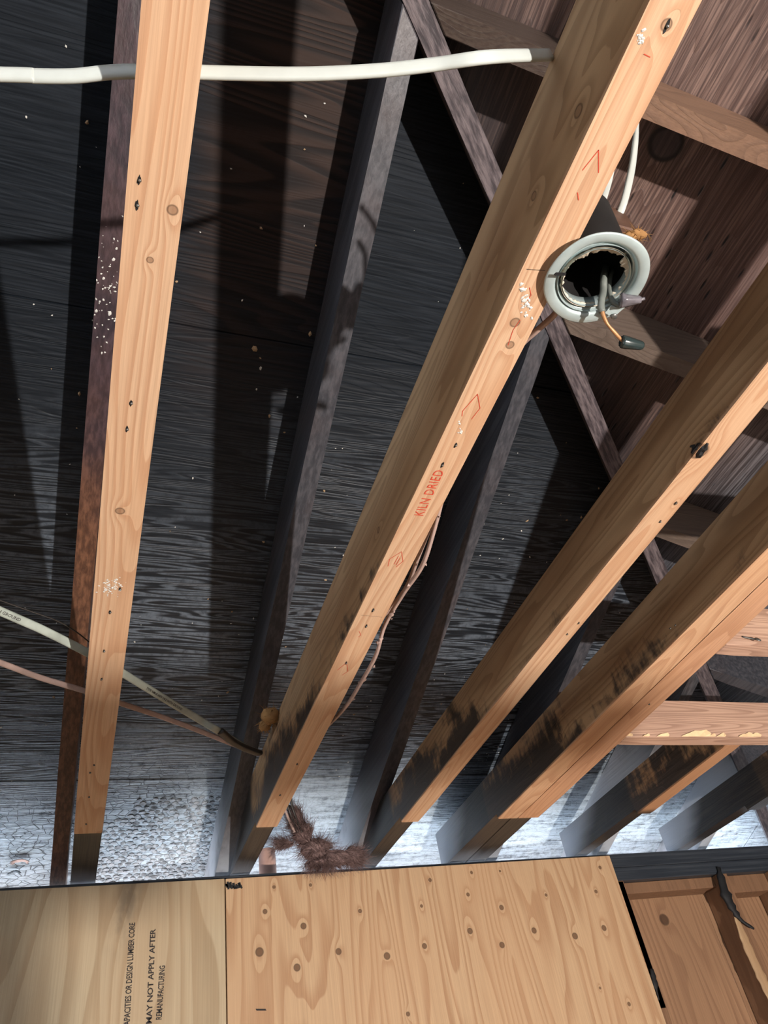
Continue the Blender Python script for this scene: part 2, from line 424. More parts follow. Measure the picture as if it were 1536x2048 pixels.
M_WIREG = plain('grey_scorched_wire', srgb(112, 118, 112), .5, var=.5)
M_NUT = plain('dark_green_wire_nut', srgb(42, 56, 56), .25, var=.2)
M_NUT2 = plain('melted_grey_connector', srgb(120, 116, 122), .25, var=.6, sc=90)
M_PIPE = plain('pinkish_vent_pipe', srgb(198, 160, 146), .5, var=.3, sc=18)
M_INS = plain('brown_insulation', srgb(140, 116, 112), .95, var=.8, sc=50, spec=.1)
M_INSY = plain('tan_insulation', srgb(176, 134, 88), .95, var=.5, sc=60, spec=.1)
M_ASH = plain('white_ash_flake', srgb(214, 214, 208), .85, var=.2)
M_TAN = plain('tan_fibre_flake', srgb(190, 160, 124), .9, var=.3)
M_NAIL = plain('grey_nail_steel', srgb(128, 128, 124), .35, metal=.7, var=.4)
M_SOOT = plain('black_soot_wood', (.008, .008, .009), .7, var=.3)
M_RED = plain('red_stamp_ink', srgb(206, 74, 50), .7, var=.25, sc=300)
M_INK = plain('black_stamp_ink', srgb(44, 38, 36), .75, var=.2, sc=300)
M_BOX = plain('rusty_junction_box', srgb(104, 76, 62), .6, metal=.2, var=.5, sc=40)

# ------------------------------------------------------------------ setting: roof deck (the ceiling seen from below)
def clip(poly, a, b, c):
    """keep the part of a polygon with a*x + b*y <= c"""
    out = []
    for i, p in enumerate(poly):
        q = poly[(i+1) % len(poly)]; dp, dq = a*p[0]+b*p[1]-c, a*q[0]+b*q[1]-c
        if dp <= 0: out.append(p)
        if dp*dq < 0: t = dp/(dp-dq); out.append((p[0]+(q[0]-p[0])*t, p[1]+(q[1]-p[1])*t))
    return out
ZT1 = lambda x, y: 1.678 - y/3
ZT2 = lambda x, y: 1.678 + .115/3 - x/3
RY, TAIL = -1.0, 2.78
roof = empty('ceiling'); tag(roof, 'underside of the burnt hip roof deck', None, kind='structure')
def panel(poly, zf, mat, th=.013, dz=0, gap=.0015):
    if len(poly) < 3: return
    bm = bmesh.new(); lo = []; hi = []
    cx = sum(p[0] for p in poly)/len(poly); cy = sum(p[1] for p in poly)/len(poly)
    for x, y in poly:
        d = Vector((cx-x, cy-y)); d = d.normalized()*gap*1.4; x += d.x; y += d.y
        lo.append(bm.verts.new((x, y, zf(x, y)+dz))); hi.append(bm.verts.new((x, y, zf(x, y)+dz+th)))
    bm.faces.new(lo[::-1]); bm.faces.new(hi)
    n = len(poly)
    for i in range(n): bm.faces.new((lo[i], lo[(i+1) % n], hi[(i+1) % n], hi[i]))
    return link('sheathing_panel', bm_mesh(bm), roof, mat)
xs1 = [-5.14, -2.60, -.06, 2.48, 5.02]; ys1 = [RY, -.27, .91, 2.125, TAIL]
for i in range(4):
    for j in range(4):
        P = [(xs1[i], ys1[j]), (xs1[i+1], ys1[j]), (xs1[i+1], ys1[j+1]), (xs1[i], ys1[j+1])]
        P = clip(P, 1, -1, .115); panel(P, ZT1, M_SH1, dz=(0, .0015, 0, -.002)[j])
xs2 = [-.885, .3, 1.33, 2.2, TAIL+.115]; ys2 = [-4.78, -1.9, .69, 3.2]
for i in range(4):
    for j in range(3):
        P = [(xs2[i], ys2[j]), (xs2[i+1], ys2[j]), (xs2[i+1], ys2[j+1]), (xs2[i], ys2[j+1])]
        P = clip(clip(P, -1, 1, -.115), -1, -1, 1.885); panel(P, ZT2, M_SH2)
ZT3 = lambda x, y: 1.678 + 1/3 + (y+1)/3
for i in range(4):
    P = clip([(xs1[i], -4.78), (xs1[i+1], -4.78), (xs1[i+1], RY), (xs1[i], RY)], 1, 1, -1.885)
    panel(P, ZT3, M_SH2)
M_FELT = plain('black_light_stop_felt', (.02, .02, .022), .8)  # unseen layer added to stop sky light leaking through panel seams
def felt(P, zf):
    bm = bmesh.new(); a_ = [bm.verts.new((x, y, zf(x, y)+.020)) for x, y in P]; b_ = [bm.verts.new((x, y, zf(x, y)+.026)) for x, y in P]
    bm.faces.new(a_[::-1]); bm.faces.new(b_)
    for i in range(len(P)): bm.faces.new((a_[i], a_[(i+1) % len(P)], b_[(i+1) % len(P)], b_[i]))
    link('light_stop_felt', bm_mesh(bm), roof, M_FELT)
felt(clip([(-5.16, RY), (3.0, RY), (3.0, TAIL+.02), (-5.16, TAIL+.02)], 1, -1, .115), ZT1)
felt(clip(clip([(-.885, -4.8), (TAIL+.14, -4.8), (TAIL+.14, 3.3), (-.885, 3.3)], -1, 1, -.115), -1, -1, 1.885), ZT2)
felt(clip([(-5.16, -4.8), (3, -4.8), (3, RY), (-5.16, RY)], 1, 1, -1.885), ZT3)
# curled scales of char on the deck near the eave, left of the first parallel rafter pair
bm = bmesh.new(); nn = Vector((0, -1/3, -1)).normalized()
row = 0; y = 2.20
while y < 2.66:
    x = -.02 + (row % 2)*.011
    while x < .36:
        den = noise.noise(Vector((x*6, y*6, 3)))
        edge = (y-2.19)*1.6 + (0.35-abs(x-.17))*1.1
        if edge + den*.35 > .22 and R.random() > .08:
            cx, cy = x+R.uniform(-.004, .004), y+R.uniform(-.003, .003); rx, ry = R.uniform(.008, .012), R.uniform(.006, .0085)
            k = 7; tl = Vector((R.uniform(-.25, .25), R.uniform(-.3, .3)))
            base = []
            for i in range(k):
                a = 6.283*i/k; px, py = cx+rx*math.cos(a)*R.uniform(.85, 1.1), cy+ry*math.sin(a)*R.uniform(.85, 1.1)
                base.append(Vector((px, py, ZT1(px, py)+.001)))
            rim = [b + nn*(.0045 + .004*(tl.x*math.cos(6.283*i/k)+tl.y*math.sin(6.283*i/k))) - (b-Vector((cx, cy, ZT1(cx, cy))))*.12 for i, b in enumerate(base)]
            top = bm.verts.new(Vector((cx, cy, ZT1(cx, cy))) + nn*.0045)
            vb = [bm.verts.new(b) for b in base]; vr = [bm.verts.new(b) for b in rim]
            for i in range(k):
                bm.faces.new((vb[i], vb[(i+1) % k], vr[(i+1) % k], vr[i])); bm.faces.new((vr[i], vr[(i+1) % k], top))
        x += .0215
    y += .0150; row += 1
t = NT('ashy_char_scale'); nz = t.noise(t.P, 60, 4)
M_SCALE = t.out(t.mix(t.ss(nz, .35, .6), (.10, .11, .12), (.40, .43, .46)), .5, t.bump(nz, .4, .001), .5)
tag(link('char_scales', bm_mesh(bm), roof, M_SCALE), kind='stuff')

# ------------------------------------------------------------------ setting: floor, walls, ground
M_FLOOR = plain('dusty_concrete', srgb(150, 138, 124), .8, var=.4, sc=6)
M_GROUND = plain('pale_gravel_ground', srgb(176, 178, 176), .9, var=.2, sc=10)
M_WALLIN = wood('smoked_wall_boards', srgb(130, 108, 90), srgb(96, 76, 60), 'X', 16, .5, 6, seed=11, contrast=.4)
FZ = -1.72
tag(box('floor', -5.0, 2.45, -4.4, 2.34, FZ-.1, FZ, M_FLOOR, bevel=0), kind='structure')
gb = bmesh.new()
for v in ((-14, -14), (14, -14), (14, 14), (-14, 14)): gb.verts.new((v[0], v[1], FZ-.12))
gb.faces.new(gb.verts[:]); g = link('ground_outside', bm_mesh(gb), None, M_GROUND); tag(g, kind='structure')
wf = empty('wall_front'); tag(wf, kind='structure')
PT, PB = .738, .657
def wpart(name, *a, **k): return box(name, *a, **k)
# double top plate
wpart('top_plate', -5.0, 2.35, 2.236, 2.334, .698, PT, M_CHARB, wf, origin=(0, 2.236, .698), cuts=60, wob=.0025)
wpart('top_plate', -5.0, 2.35, 2.236, 2.334, PB, .6965, M_CHARB, wf, origin=(0, 2.236, PB), cuts=60, wob=.0025, seed=3)
for x in (-4.9, -4.3, -3.7, -3.1, -2.5, -1.9, -1.3, -.7, -.07, .35, .77, 1.19, 1.61, 2.032, 2.26):
    wpart('stud', x, x+.04, 2.236, 2.332, FZ, PB-.001, M_STUD, wf)
y0 = FZ
for k in range(3):      # exterior boards standing behind the studs
    pass
bx = -5.0
while bx < 2.35:
    w = .305; wpart('board', bx+.001, min(bx+w, 2.36), 2.335, 2.352, FZ, .70, M_BACK, wf, bevel=.001); bx += w
# header block nailed under the plate in the open bay, with a burnt lower edge
box('block', 1.652, 2.030, 2.262, 2.333, .622, PB-.001, M_STUD, wf, bevel=.002)
box('block', 2.074, 2.258, 2.262, 2.333, .600, PB-.001, M_STUD, wf, bevel=.002)
# right, left and back walls; left and back openings added to let light in
wr = empty('wall_right'); tag(wr, kind='structure')
box('top_plate', 2.352, 2.45, -4.4, 2.334, .657, .738, M_CHARB, wr)
box('board', 2.44, 2.46, -4.4, 2.352, FZ, .657, M_WALLIN, wr, bevel=0)
for k in range(14): box('stud', 2.352, 2.438, 1.75-k*.42, 1.79-k*.42, FZ, .656, M_STUD, wr)
wl = empty('wall_left'); tag(wl, kind='structure')
box('board', -5.06, -5.0, -4.4, 2.34, FZ, -.75, M_WALLIN, wl, bevel=0)
box('board', -5.06, -5.0, -4.4, 2.34, .05, .74, M_WALLIN, wl, bevel=0)
box('board', -5.06, -5.0, -4.4, -.85, -.75, .05, M_WALLIN, wl, bevel=0)
box('board', -5.06, -5.0, .05, 2.34, -.75, .05, M_WALLIN, wl, bevel=0)
wb = empty('wall_back'); tag(wb, kind='structure')
box('board', -5.0, -2.6, -4.46, -4.4, FZ, .74, M_WALLIN, wb, bevel=0)
box('board', -1.4, 2.45, -4.46, -4.4, FZ, .74, M_WALLIN, wb, bevel=0)
box('header', -2.6, -1.4, -4.46, -4.4, .5, .74, M_WALLIN, wb, bevel=0)
# eave edge boards
tag(box('trim_1', -5.0, TAIL+.10, TAIL, TAIL+.02, .63, .762, M_STUD), 'fascia board along the front eave', None, kind='structure')

# ------------------------------------------------------------------ rafters of the front slope
def ztop(x, y): return min(ZT1(x, y), ZT2(x, y))
rafters1 = [(-.94, -.90, None), (-.51, -.47, None), (-.082, -.043, 'r0'), (.353, .393, 'A'), (.776, .816, 'B'), (1.209, 1.249, 'C'), (1.632, 1.672, 'D'), (2.052, 2.092, 'E')]
lab1 = {'r0': 'smoke-darkened rafter directly left of the pale joist with knots', 'A': 'charred grey rafter running up beside the left face of the stamped joist',
        'B': 'blackened rafter between the red-stamped joist and the next joist to its right', 'C': 'dark grey rafter in the gap before the doubled joist',
        'D': 'charred rafter with ash and eave light painted on its lower side, just right of the doubled joist', 'E': 'charred rafter with painted ash and eave light nearest the open corner of the eave'}
mats1 = {'r0': M_RAF0, 'A': M_RAF0 if False else M_CHAR, 'B': M_CHAR, 'C': M_CHAR, 'D': M_RAFE, 'E': M_RAFE}
DEP = .148
for x0, x1, key in rafters1:
    ys = lambda x: max(x - .086, RY+.03)
    pts = []
    lo = lambda x, y: (x, y, ZT1(x, y)-DEP); hi = lambda x, y: (x, y, ZT1(x, y)-.0025)
    dx = {'B': -.034}.get(key, 0)      # this one runs slightly out of parallel
    ye = TAIL-.03
    pts = [lo(x0, ys(x0)), lo(x1, ys(x1)), hi(x1, ys(x1)), hi(x0, ys(x0)), lo(x0+dx*.8, ye), lo(x1+dx*.8, ye), hi(x1+dx*.8, ye), hi(x0+dx*.8, ye)]
    o = link('rafter', prism8(pts, .002, 24, .0016, x0*10), None, mats1.get(key, M_CHAR))
    tag(o, lab1.get(key, 'charred common rafter next left of the smoke-darkened rafter, outside the view' if x0 > -.6 else 'charred common rafter at the ridge end, farthest outside the view'), 'rafter', 'rafters of the front roof slope')
# ------------------------------------------------------------------ jack rafters of the right-hand slope
lab2 = {0: 'smoke-stained cross rafter, highest in view, above the round light fixture', 1: 'grey-brown cross rafter passing just below the round light fixture',
        2: 'grey cross rafter glimpsed between the second and third brown joists', 3: 'dark cross rafter sloping down beside the hip above the stub joists',
        4: 'lowest short cross rafter by the corner of the roof'}
for k, yc in enumerate((.271, .690, 1.118, 1.547, 1.97, -.15, -.57)):
    xs = lambda y: y + .144
    y0, y1 = yc-.019, yc+.019
    lo = lambda x, y: (x, y, ZT2(x, y)-DEP); hi = lambda x, y: (x, y, ZT2(x, y)-.0025)
    pts = [lo(xs(y0), y0), lo(xs(y1), y1), hi(xs(y1), y1), hi(xs(y0), y0), lo(TAIL+.08, y0), lo(TAIL+.08, y1), hi(TAIL+.08, y1), hi(TAIL+.08, y0)]
    o = link('jack_rafter', prism8(pts, .002, 24, .0012, k*3), None, {0: M_RAF2W, 1: M_RAF2, 2: M_RAF2}.get(k, M_CHAR))
    tag(o, lab2.get(k, 'cross rafter just above the top edge of the view, next to the highest one seen' if k == 5 else 'cross rafter well above the top edge of the view near the ridge'), 'rafter', 'jack rafters of the right-hand roof slope')
# hip rafter
hw = .0275
def hp(t, s, dz): return (t + .115 + s*hw*.98, t - s*hw*.98 + 0, ZT1(0, t) + dz)
pts = [hp(-.98, -.5, -DEP), hp(-.98, .5, -DEP), hp(-.98, .5, -.010), hp(-.98, -.5, -.010), hp(TAIL-.03, -.5, -DEP), hp(TAIL-.03, .5, -DEP), hp(TAIL-.03, .5, -.010), hp(TAIL-.03, -.5, -.010)]
hip = link('hip_rafter', prism8(pts, .002, 40, .002, 5), None, M_HIP)
tag(hip, 'grey weathered hip rafter crossing diagonally where the two roof slopes meet', 'rafter')

# ------------------------------------------------------------------ ceiling joists
JZ = .74
def joist(name, label, xa0, xa1, xb0, xb1, ya, yb, ztop_, mat, notch=True, group=None, endcut=True, seed=0):
    """profile in the Y-Z plane swept over the width; the end over the plate is cut to the roof slope, the bottom steps up before the wall"""
    ny = 1.905; up = .016
    prof = []
    n = 26
    for i in range(n+1):
        y = ya + (ny-ya)*i/n; prof.append((y, JZ))
    if notch: prof += [(ny, JZ+up), (yb, JZ+up)] if yb > ny else []
    else: prof += [(yb, JZ)]
    zt = ztop_
    if endcut:
        yc = (ZT1(0, 0) - .02 - zt)*3
        if yc < yb: prof += [(yb, ZT1(0, yb)-.02), (yc, zt)]
        else: prof += [(yb, zt)]
    else: prof += [(yb, zt)]
    for i in range(n, -1, -1):
        y = ya + (min(ny, yb)-ya)*i/n; prof.append((y, zt))
    bm = bmesh.new(); L = []; Rr = []
    for y, z in prof:
        f = (y-ya)/(yb-ya); x0 = xa0+(xb0-xa0)*f; x1 = xa1+(xb1-xa1)*f
        w = .0012*noise.noise(Vector((seed, y*7, z*3))); w2 = .0014*noise.noise(Vector((seed+4, y*9, z*3)))
        L.append(bm.verts.new((x0+w, y, z))); Rr.append(bm.verts.new((x1+w2, y, z)))
    m = len(prof)
    bm.faces.new(L); bm.faces.new(Rr[::-1])
    for i in range(m): bm.faces.new((L[i], Rr[i], Rr[(i+1) % m], L[(i+1) % m]))
    es = [e for e in bm.edges if (e.verts[0] in L and e.verts[1] in L) or (e.verts[0] in Rr and e.verts[1] in Rr)]
    bmesh.ops.bevel(bm, geom=es, offset=.0018, segments=1, affect='EDGES')
    bmesh.ops.translate(bm, verts=bm.verts[:], vec=(0, 0, -JZ))
    o = link(name, bm_mesh(bm), None, mat, (0, 0, JZ)); tag(o, label, 'joist', group); return o
def kn(px, py, r): v = onZ(px, py, JZ); return (v.x, v.y, 0.0, r)
def knX(px, py, X, r): v = onX(px, py, X); return (X, v.y, v.z-JZ, r)
GJ = 'ceiling joists running to the front wall'
J1 = joist('ceiling_joist', 'pale orange joist nearest the left edge, knot and nail holes along its clean underside', -.020, .021, -.031, .033, -1.6, 2.335, .85,
    joist_mat('joist_wood_knotty', 1, [kn(240, 1022, .007), kn(345, 420, .006), kn(300, 520, .004)]), group=GJ, seed=1)
J2 = joist('ceiling_joist', 'wide brown joist with red lumber stamps on its underside, beside the round light fixture', .393, .434, .393, .449, -1.6, 2.335, .888,
    joist_mat('joist_wood_stamped', 2, [knX(1157, 222, .393, .008), knX(1068, 392, .393, .006), kn(1333, 50, .006), knX(757, 1060, .393, .006), kn(1020, 690, .006), kn(1030, 645, .007)], y0=.75, y1=1.95), group=GJ, seed=2)
J3 = joist('ceiling_joist', 'brown joist with a burnt knot hole on its lower edge, left of the doubled joist', .795, .838, .779, .831, -1.6, 2.335, .852,
    joist_mat('joist_wood_burnt_knot', 3, [knX(1400, 905, .79, .016), kn(1400, 905, .012), kn(1351, 1007, .004)], y0=.85, y1=1.9), group=GJ, seed=3)
J4a = joist('ceiling_joist', 'left member of the doubled joist, broad red-brown face with black scorch marks', 1.075, 1.131, 1.069, 1.131, -1.6, 2.335, .865,
    joist_mat('joist_wood_scorched', 4, [knX(1120, 1475, 1.07, .012)], pale=srgb(214, 174, 138), y0=.85, y1=1.9), group=GJ, seed=4)
J4b = joist('ceiling_joist', 'right member of the doubled joist, carrying the ends of the stub joists', 1.1335, 1.196, 1.1335, 1.200, -1.6, 2.335, .865,
    joist_mat('joist_wood_doubled', 5, [kn(1345, 1252, .006)], pale=srgb(208, 162, 128), y0=1.5, y1=2.5), group=GJ, seed=5)
mdark = joist_mat('joist_wood_dark', 6, [], pale=srgb(182, 138, 102), y0=.9, y1=1.9, endy=1.88)
J5 = joist('ceiling_joist', 'short half-charred joist from the lower stub joist down to the wall plate', 1.537, 1.585, 1.530, 1.580, 1.471, 2.335, .850, mdark, group=GJ, seed=6)
J6 = joist('ceiling_joist', 'short blackened joist at the corner by the triangular gap of daylight', 1.955, 2.005, 1.945, 1.997, 1.471, 2.335, .850,
    joist_mat('joist_wood_black', 7, [], pale=srgb(130, 90, 62), y0=.4, y1=1.6, endy=1.78), group=GJ, seed=7)
box('nailer', 0, 0, 0, 0, 0, 0, M_STUB) if False else None
Jm1 = joist('ceiling_joist', 'joist beyond the left edge of the view', -.44, -.39, -.44, -.39, -1.6, 2.335, .852, mdark, group=GJ, seed=8)
Jm2 = joist('ceiling_joist', 'second joist beyond the left edge of the view', -.85, -.80, -.85, -.80, -1.6, 2.335, .852, mdark, group=GJ, seed=9)
# stub joists at right angles
def stub(y0, y1, label, seed, z1=.842):
    pts = [(1.201, y0, JZ), (1.201, y1, JZ), (1.201, y1, z1), (1.201, y0, z1), (2.44, y0, JZ), (2.44, y1, JZ), (2.44, y1, z1), (2.44, y0, z1)]
    o = link('stub_joist', prism8(pts, .002, 24, .0012, seed), None, M_STUB); tag(o, label, 'joist', 'stub joists from the doubled joist to the right wall'); return o
S1 = stub(1.428, 1.469, 'pinkish stub joist with torn splintered lower edge, lower of the two short cross joists', 1)
S2 = stub(1.027, 1.066, 'pale stub joist with bent nail in its face, upper of two short cross joists', 2)
stub(.62, .66, 'stub joist out of view above the two seen at the right edge', 3)
stub(.20, .24, 'stub joist out of view behind the light fixture', 4)

# splintered wood along the lower stub joist
bm = bmesh.new()
for px, w in ((1256, 9), (1292, 7), (1326, 12), (1392, 28), (1424, 7), (1442, 9), (1492, 14), (1510, 12)):
    n_ = 5; lo_ = []; hi_ = []
    for i in range(n_+1):
        f = i/n_; x_ = px-w+2*w*f; h_ = (math.sin(math.pi*min(1, f*.9+.05))**.6)*(5+w*.35)*(.5+.7*f)*R.uniform(.8, 1.2)
        a_ = onY(x_, 1474, 1.4265); a_.z = JZ+.0015; b_ = onY(x_+h_*.2, 1474-h_, 1.4265); b_.y = 1.4262 - .0025*R.random()
        lo_.append(bm.verts.new(a_)); hi_.append(bm.verts.new(b_))
    for i in range(n_): bm.faces.new((lo_[i], lo_[i+1], hi_[i+1], hi_[i]))
sp = link('splinters', bm_mesh(bm), S1, plain('fresh_torn_wood', srgb(240, 206, 160), .7, var=.3)); tag(sp, 'pale torn splinters', kind='stuff')

# ------------------------------------------------------------------ stamps on the joist and nail holes
def jx(px, py): return onZ(px, py, JZ) - Vector((0, 0, JZ))
a = jx(838, 1032); b = jx(880, 942)
u = (b-a); ln = u.length; u.normalize(); v = Vector((-u.y, u.x, 0))   # letters stand to the left of the reading direction seen from below
v = -v if (jx(700, 900)-a).dot(v) < 0 else v
h = .021
pos = lambda s, w: a - v*.006 + u*s + v*w + Vector((0, 0, -.0006))
st = text_mesh('KILN DRIED', h, pos, M_RED, 'stamp', J2, spacing=1.06); xs = [vv.co.dot(u) for vv in st.data.vertices]
f = ln/(max(xs)-min(xs)); mid = min(xs)
for vv in st.data.vertices: s_ = vv.co.dot(u); vv.co += u*((s_-mid)*(f-1))
tag(st, 'red stamped words')
dn = (0, 0, -1)
ribbon('stamp', [[jx(924, 832), jx(925, 822), jx(955, 788), jx(960, 816), jx(943, 838)]], .0009, dn, M_RED, J2)
ribbon('stamp', [[jx(776, 1132), jx(779, 1118), jx(803, 1103), jx(806, 1122), jx(792, 1134)]], .0009, dn, M_RED, J2)
for q_ in ([jx(788, 1128), jx(797, 1112)], [jx(792, 1130), jx(800, 1116)]): ribbon('stamp', [q_], .0009, dn, M_RED, J2)
ribbon('stamp', [[jx(675, 1340), jx(693, 1325), jx(696, 1342), jx(684, 1350)]], .0009, dn, M_RED, J2)
for q_ in ([jx(1165, 340), jx(1197, 300), jx(1197, 345)], [jx(1155, 385), jx(1157, 400)]): ribbon('stamp', [q_], .0009, dn, M_RED, J2)
for q_ in ([jx(1059, 575), jx(1062, 590), jx(1055, 600)], [jx(1040, 640), jx(1026, 660), jx(1016, 690)], [jx(1288, 108), jx(1300, 114)], [jx(718, 1262), jx(722, 1270), jx(716, 1274)]): ribbon('stamp', [q_], .0008, dn, M_RED, J2)
tag(ribbon('saw_mark', [[jx(1053, 538), jx(1090, 541)]], .0006, dn, M_SOOT, J2), 'thin dark line')
tag(ribbon('saw_mark', [[jx(722, 1230), jx(764, 1234)]], .0005, dn, M_SOOT, J2), 'thin dark line')
def nail_hole(px, py, par, ang=0, L=.012, W=.004):
    c = jx(px, py); k = 7; bm = bmesh.new(); d = Vector((math.sin(ang), math.cos(ang), 0)); s = Vector((d.y, -d.x, 0)); vs = []
    for i in range(k*2):
        q = 6.283*i/(k*2); r = R.uniform(.75, 1.25)
        vs.append(bm.verts.new(c + d*math.cos(q)*L*.5*r + s*math.sin(q)*W*.5*r + Vector((0, 0, -.0004))))
    top = bm.verts.new(c + Vector((0, 0, .0)))
    for i in range(len(vs)): bm.faces.new((vs[i], vs[(i+1) % len(vs)], top))
    o = link('nail_hole', bm_mesh(bm), par, M_SOOT)
    hd = lathe([(0.0001, 0), (W*.45, -.0002), (W*.5, -.0014), (W*.3, -.0022), (.0001, -.0024)], 10); n = link('nail', hd, par, M_NAIL, c + s*W*.2)
    return o
for px, py in ((278, 360), (274, 410), (262, 806), (254, 858), (240, 1178), (220, 1224), (208, 1302), (203, 1358), (188, 1530), (180, 1545), (178, 1594), (172, 1648)): nail_hole(px, py, J1, -.05, .010, .0035)
for px, py in ((1333, 52), (911, 890), (884, 930), (746, 1220), (732, 1252), (692, 1326), (594, 1528), (560, 1590)): nail_hole(px, py, J2, .0, .011, .0035)
for px, py in ((1351, 1006), (1320, 1043), (1157, 1246), (1134, 1268)): nail_hole(px, py, J3, .1, .008, .003)
for px, py in ((1340, 1256), (1350, 1250), (1298, 1408)): nail_hole(px, py, J4b, .1, .007, .003)
# burnt-out knot on the edge of the third joist
kc = onZ(1398, 905, JZ); bm = bmesh.new(); bmesh.ops.create_icosphere(bm, subdivisions=3, radius=1)
for v_ in bm.verts: v_.co *= 1 + .35*noise.noise(v_.co*2.5); v_.co = Vector((v_.co.x*.009, v_.co.y*.02, v_.co.z*.013)) + Vector((.7935, kc.y-.004, .008))
tag(link('burnt_knot', bm_mesh(bm), J3, M_SOOT), 'black burnt-out knot')
# bent nail on the upper stub joist
c = onY(1506, 1284, 1.027); path = catmull([c + Vector((-.022, .0, .012)), c + Vector((-.006, -.006, .004)), c + Vector((.002, -.012, -.002))], 6)
nl = link('nail', sweep(path, .0035, .0035, seg=8), S2, M_NAIL); tag(nl, 'bent nail')
link('nail_head', lathe([(.0001, 0), (.0065, 0), (.0065, .0015), (.0001, .002)], 14, Matrix.Translation(path[-1]) @ Matrix.Rotation(1.1, 4, 'X')), nl, M_NAIL)

# ------------------------------------------------------------------ plywood sheets on the wall
PY = 2.222
def plyK(pts, r): return [(onY(x, y, PY).x, 0, onY(x, y, PY).z, rr) for (x, y, rr) in pts]
kn2 = plyK([(519, 1904, .012), (607, 1852, .009), (594, 1935, .010), (677, 1903, .009), (774, 1912, .010), (720, 1822, .006), (849, 1892, .008),
            (940, 1862, .009), (1004, 1890, .009), (1003, 1815, .008), (1068, 1861, .009), (1150, 1872, .010), (1208, 1856, .009), (530, 1823, .007),
            (843, 1812, .005), (936, 1789, .006), (1092, 1790, .005), (1192, 1783, .006), (1200, 1735, .006), (548, 1774, .005), (621, 1770, .005), (943, 1745, .005),
            (1000, 1742, .004), (816, 2028, .006), (1258, 2008, .006), (1200, 1976, .004), (860, 1760, .006)], 0)
M_PLY2 = wood('orange_plywood_face', srgb(194, 162, 126), srgb(156, 112, 78), 'Z', 17, .8, 7.5, knots=kn2, seed=2.4, contrast=.6, pores=.3, tint=srgb(184, 146, 110))
def stain(t):
    o = t.sep(t.P); nz = t.noise(t.scale(t.P, (14, 1, 5)), 1.5, 4, .6)
    cx = t.math('ADD', o[0], t.math('MULTIPLY', o[2], -.16))
    d = t.math('ABSOLUTE', t.math('ADD', cx, -.005))
    return t.math('MULTIPLY', t.math('MULTIPLY', t.ss(d, .05, .0), t.ss(nz, .35, .6)), t.ss(o[2], .52, .68, 0, .55))
M_PLY1 = wood('yellowish_plywood_face', srgb(182, 164, 134), srgb(146, 120, 88), 'Z', 12, .9, 5.5, knots=(), seed=7.7, contrast=.55, pores=.25, tint=srgb(178, 148, 114), char=stain)
def ply(x0, x1, z0, z1a, z1b, mat, label, skew=0):
    pts = [(x0, PY, z0), (x1+skew, PY, z0), (x1, PY, z1b), (x0, PY, z1a), (x0, PY+.0125, z0), (x1+skew, PY+.0125, z0), (x1, PY+.0125, z1b), (x0, PY+.0125, z1a)]
    o = link('plywood_sheet', prism8(pts, .0012, origin=(0, PY, 0)), None, mat, (0, PY, 0)); tag(o, label, 'plywood', 'plywood sheets on the front wall'); return o
P1 = ply(-.86, .3665, FZ, .731, .727, M_PLY1, 'yellowish plywood sheet with black printed lettering and a grey smudge')
P2 = ply(.3695, 1.621, FZ, .7265, .731, M_PLY2, 'orange plywood sheet dotted with small round knots', skew=-.006)
ply(-2.1, -.863, FZ, .73, .731, M_PLY1, 'plywood sheet beyond the left edge of the view')
# printing on the left sheet, reading upwards
def prt(body, px0, py0, px1, py1, px_w, nm='printed_text'):
    A = onY(px0, py0, PY); B = onY(px1, py1, PY); uu = B-A; L = uu.length; uu.normalize(); vv = Vector((uu.z, 0, -uu.x)); vv = -vv
    hh = (onY(px0+px_w, py0, PY)-A).length
    o = text_mesh(body, hh*1.35, lambda s, w: A + uu*s + vv*w + Vector((0, -.0005, 0)) - Vector((0, PY, 0)), M_INK, nm, P1, spacing=.95, weight=.0004)
    xs = [q.co.dot(uu) for q in o.data.vertices]; f = L/(max(xs)-min(xs)); m = min(xs)
    for q in o.data.vertices: s_ = q.co.dot(uu); q.co += uu*((s_-m)*(f-1))
    return o
prt('DESIGN CAPACITIES OR DESIGN LUMBER CORE', 256, 2110, 270, 1846, 13)
prt('VALUES MAY NOT APPLY AFTER', 300, 2120, 311, 1857, 12)
prt('REMANUFACTURING', 323, 2040, 330, 1932, 12)
# knot eyes of bare pale wood and black blot at the top of the right sheet
ribbon('soot_smudge', [[onY(451+i*2.4+R.uniform(-1, 1), 1768+R.uniform(-4, 4), PY)-Vector((0, PY, 0)), onY(452+i*2.4, 1774+R.uniform(-3, 5)*(1-i/20), PY)-Vector((0, PY, 0))] for i in range(14)], .0055, (0, -1, 0), M_SOOT, P2)
ribbon('soot_smudge', [[onY(512+i*2, 2018, PY)-Vector((0, PY, 0)), onY(514+i*2, 2021, PY)-Vector((0, PY, 0))] for i in range(10)], .002, (0, -1, 0), M_INK, P2)
# black strip put in as the shade of the gap behind the sheet's right edge
box('gap_shade_strip', 1.628, 1.649, 2.236, 2.262, .30, PB-.002, M_SOOT, wf, cuts=12, wob=.004)
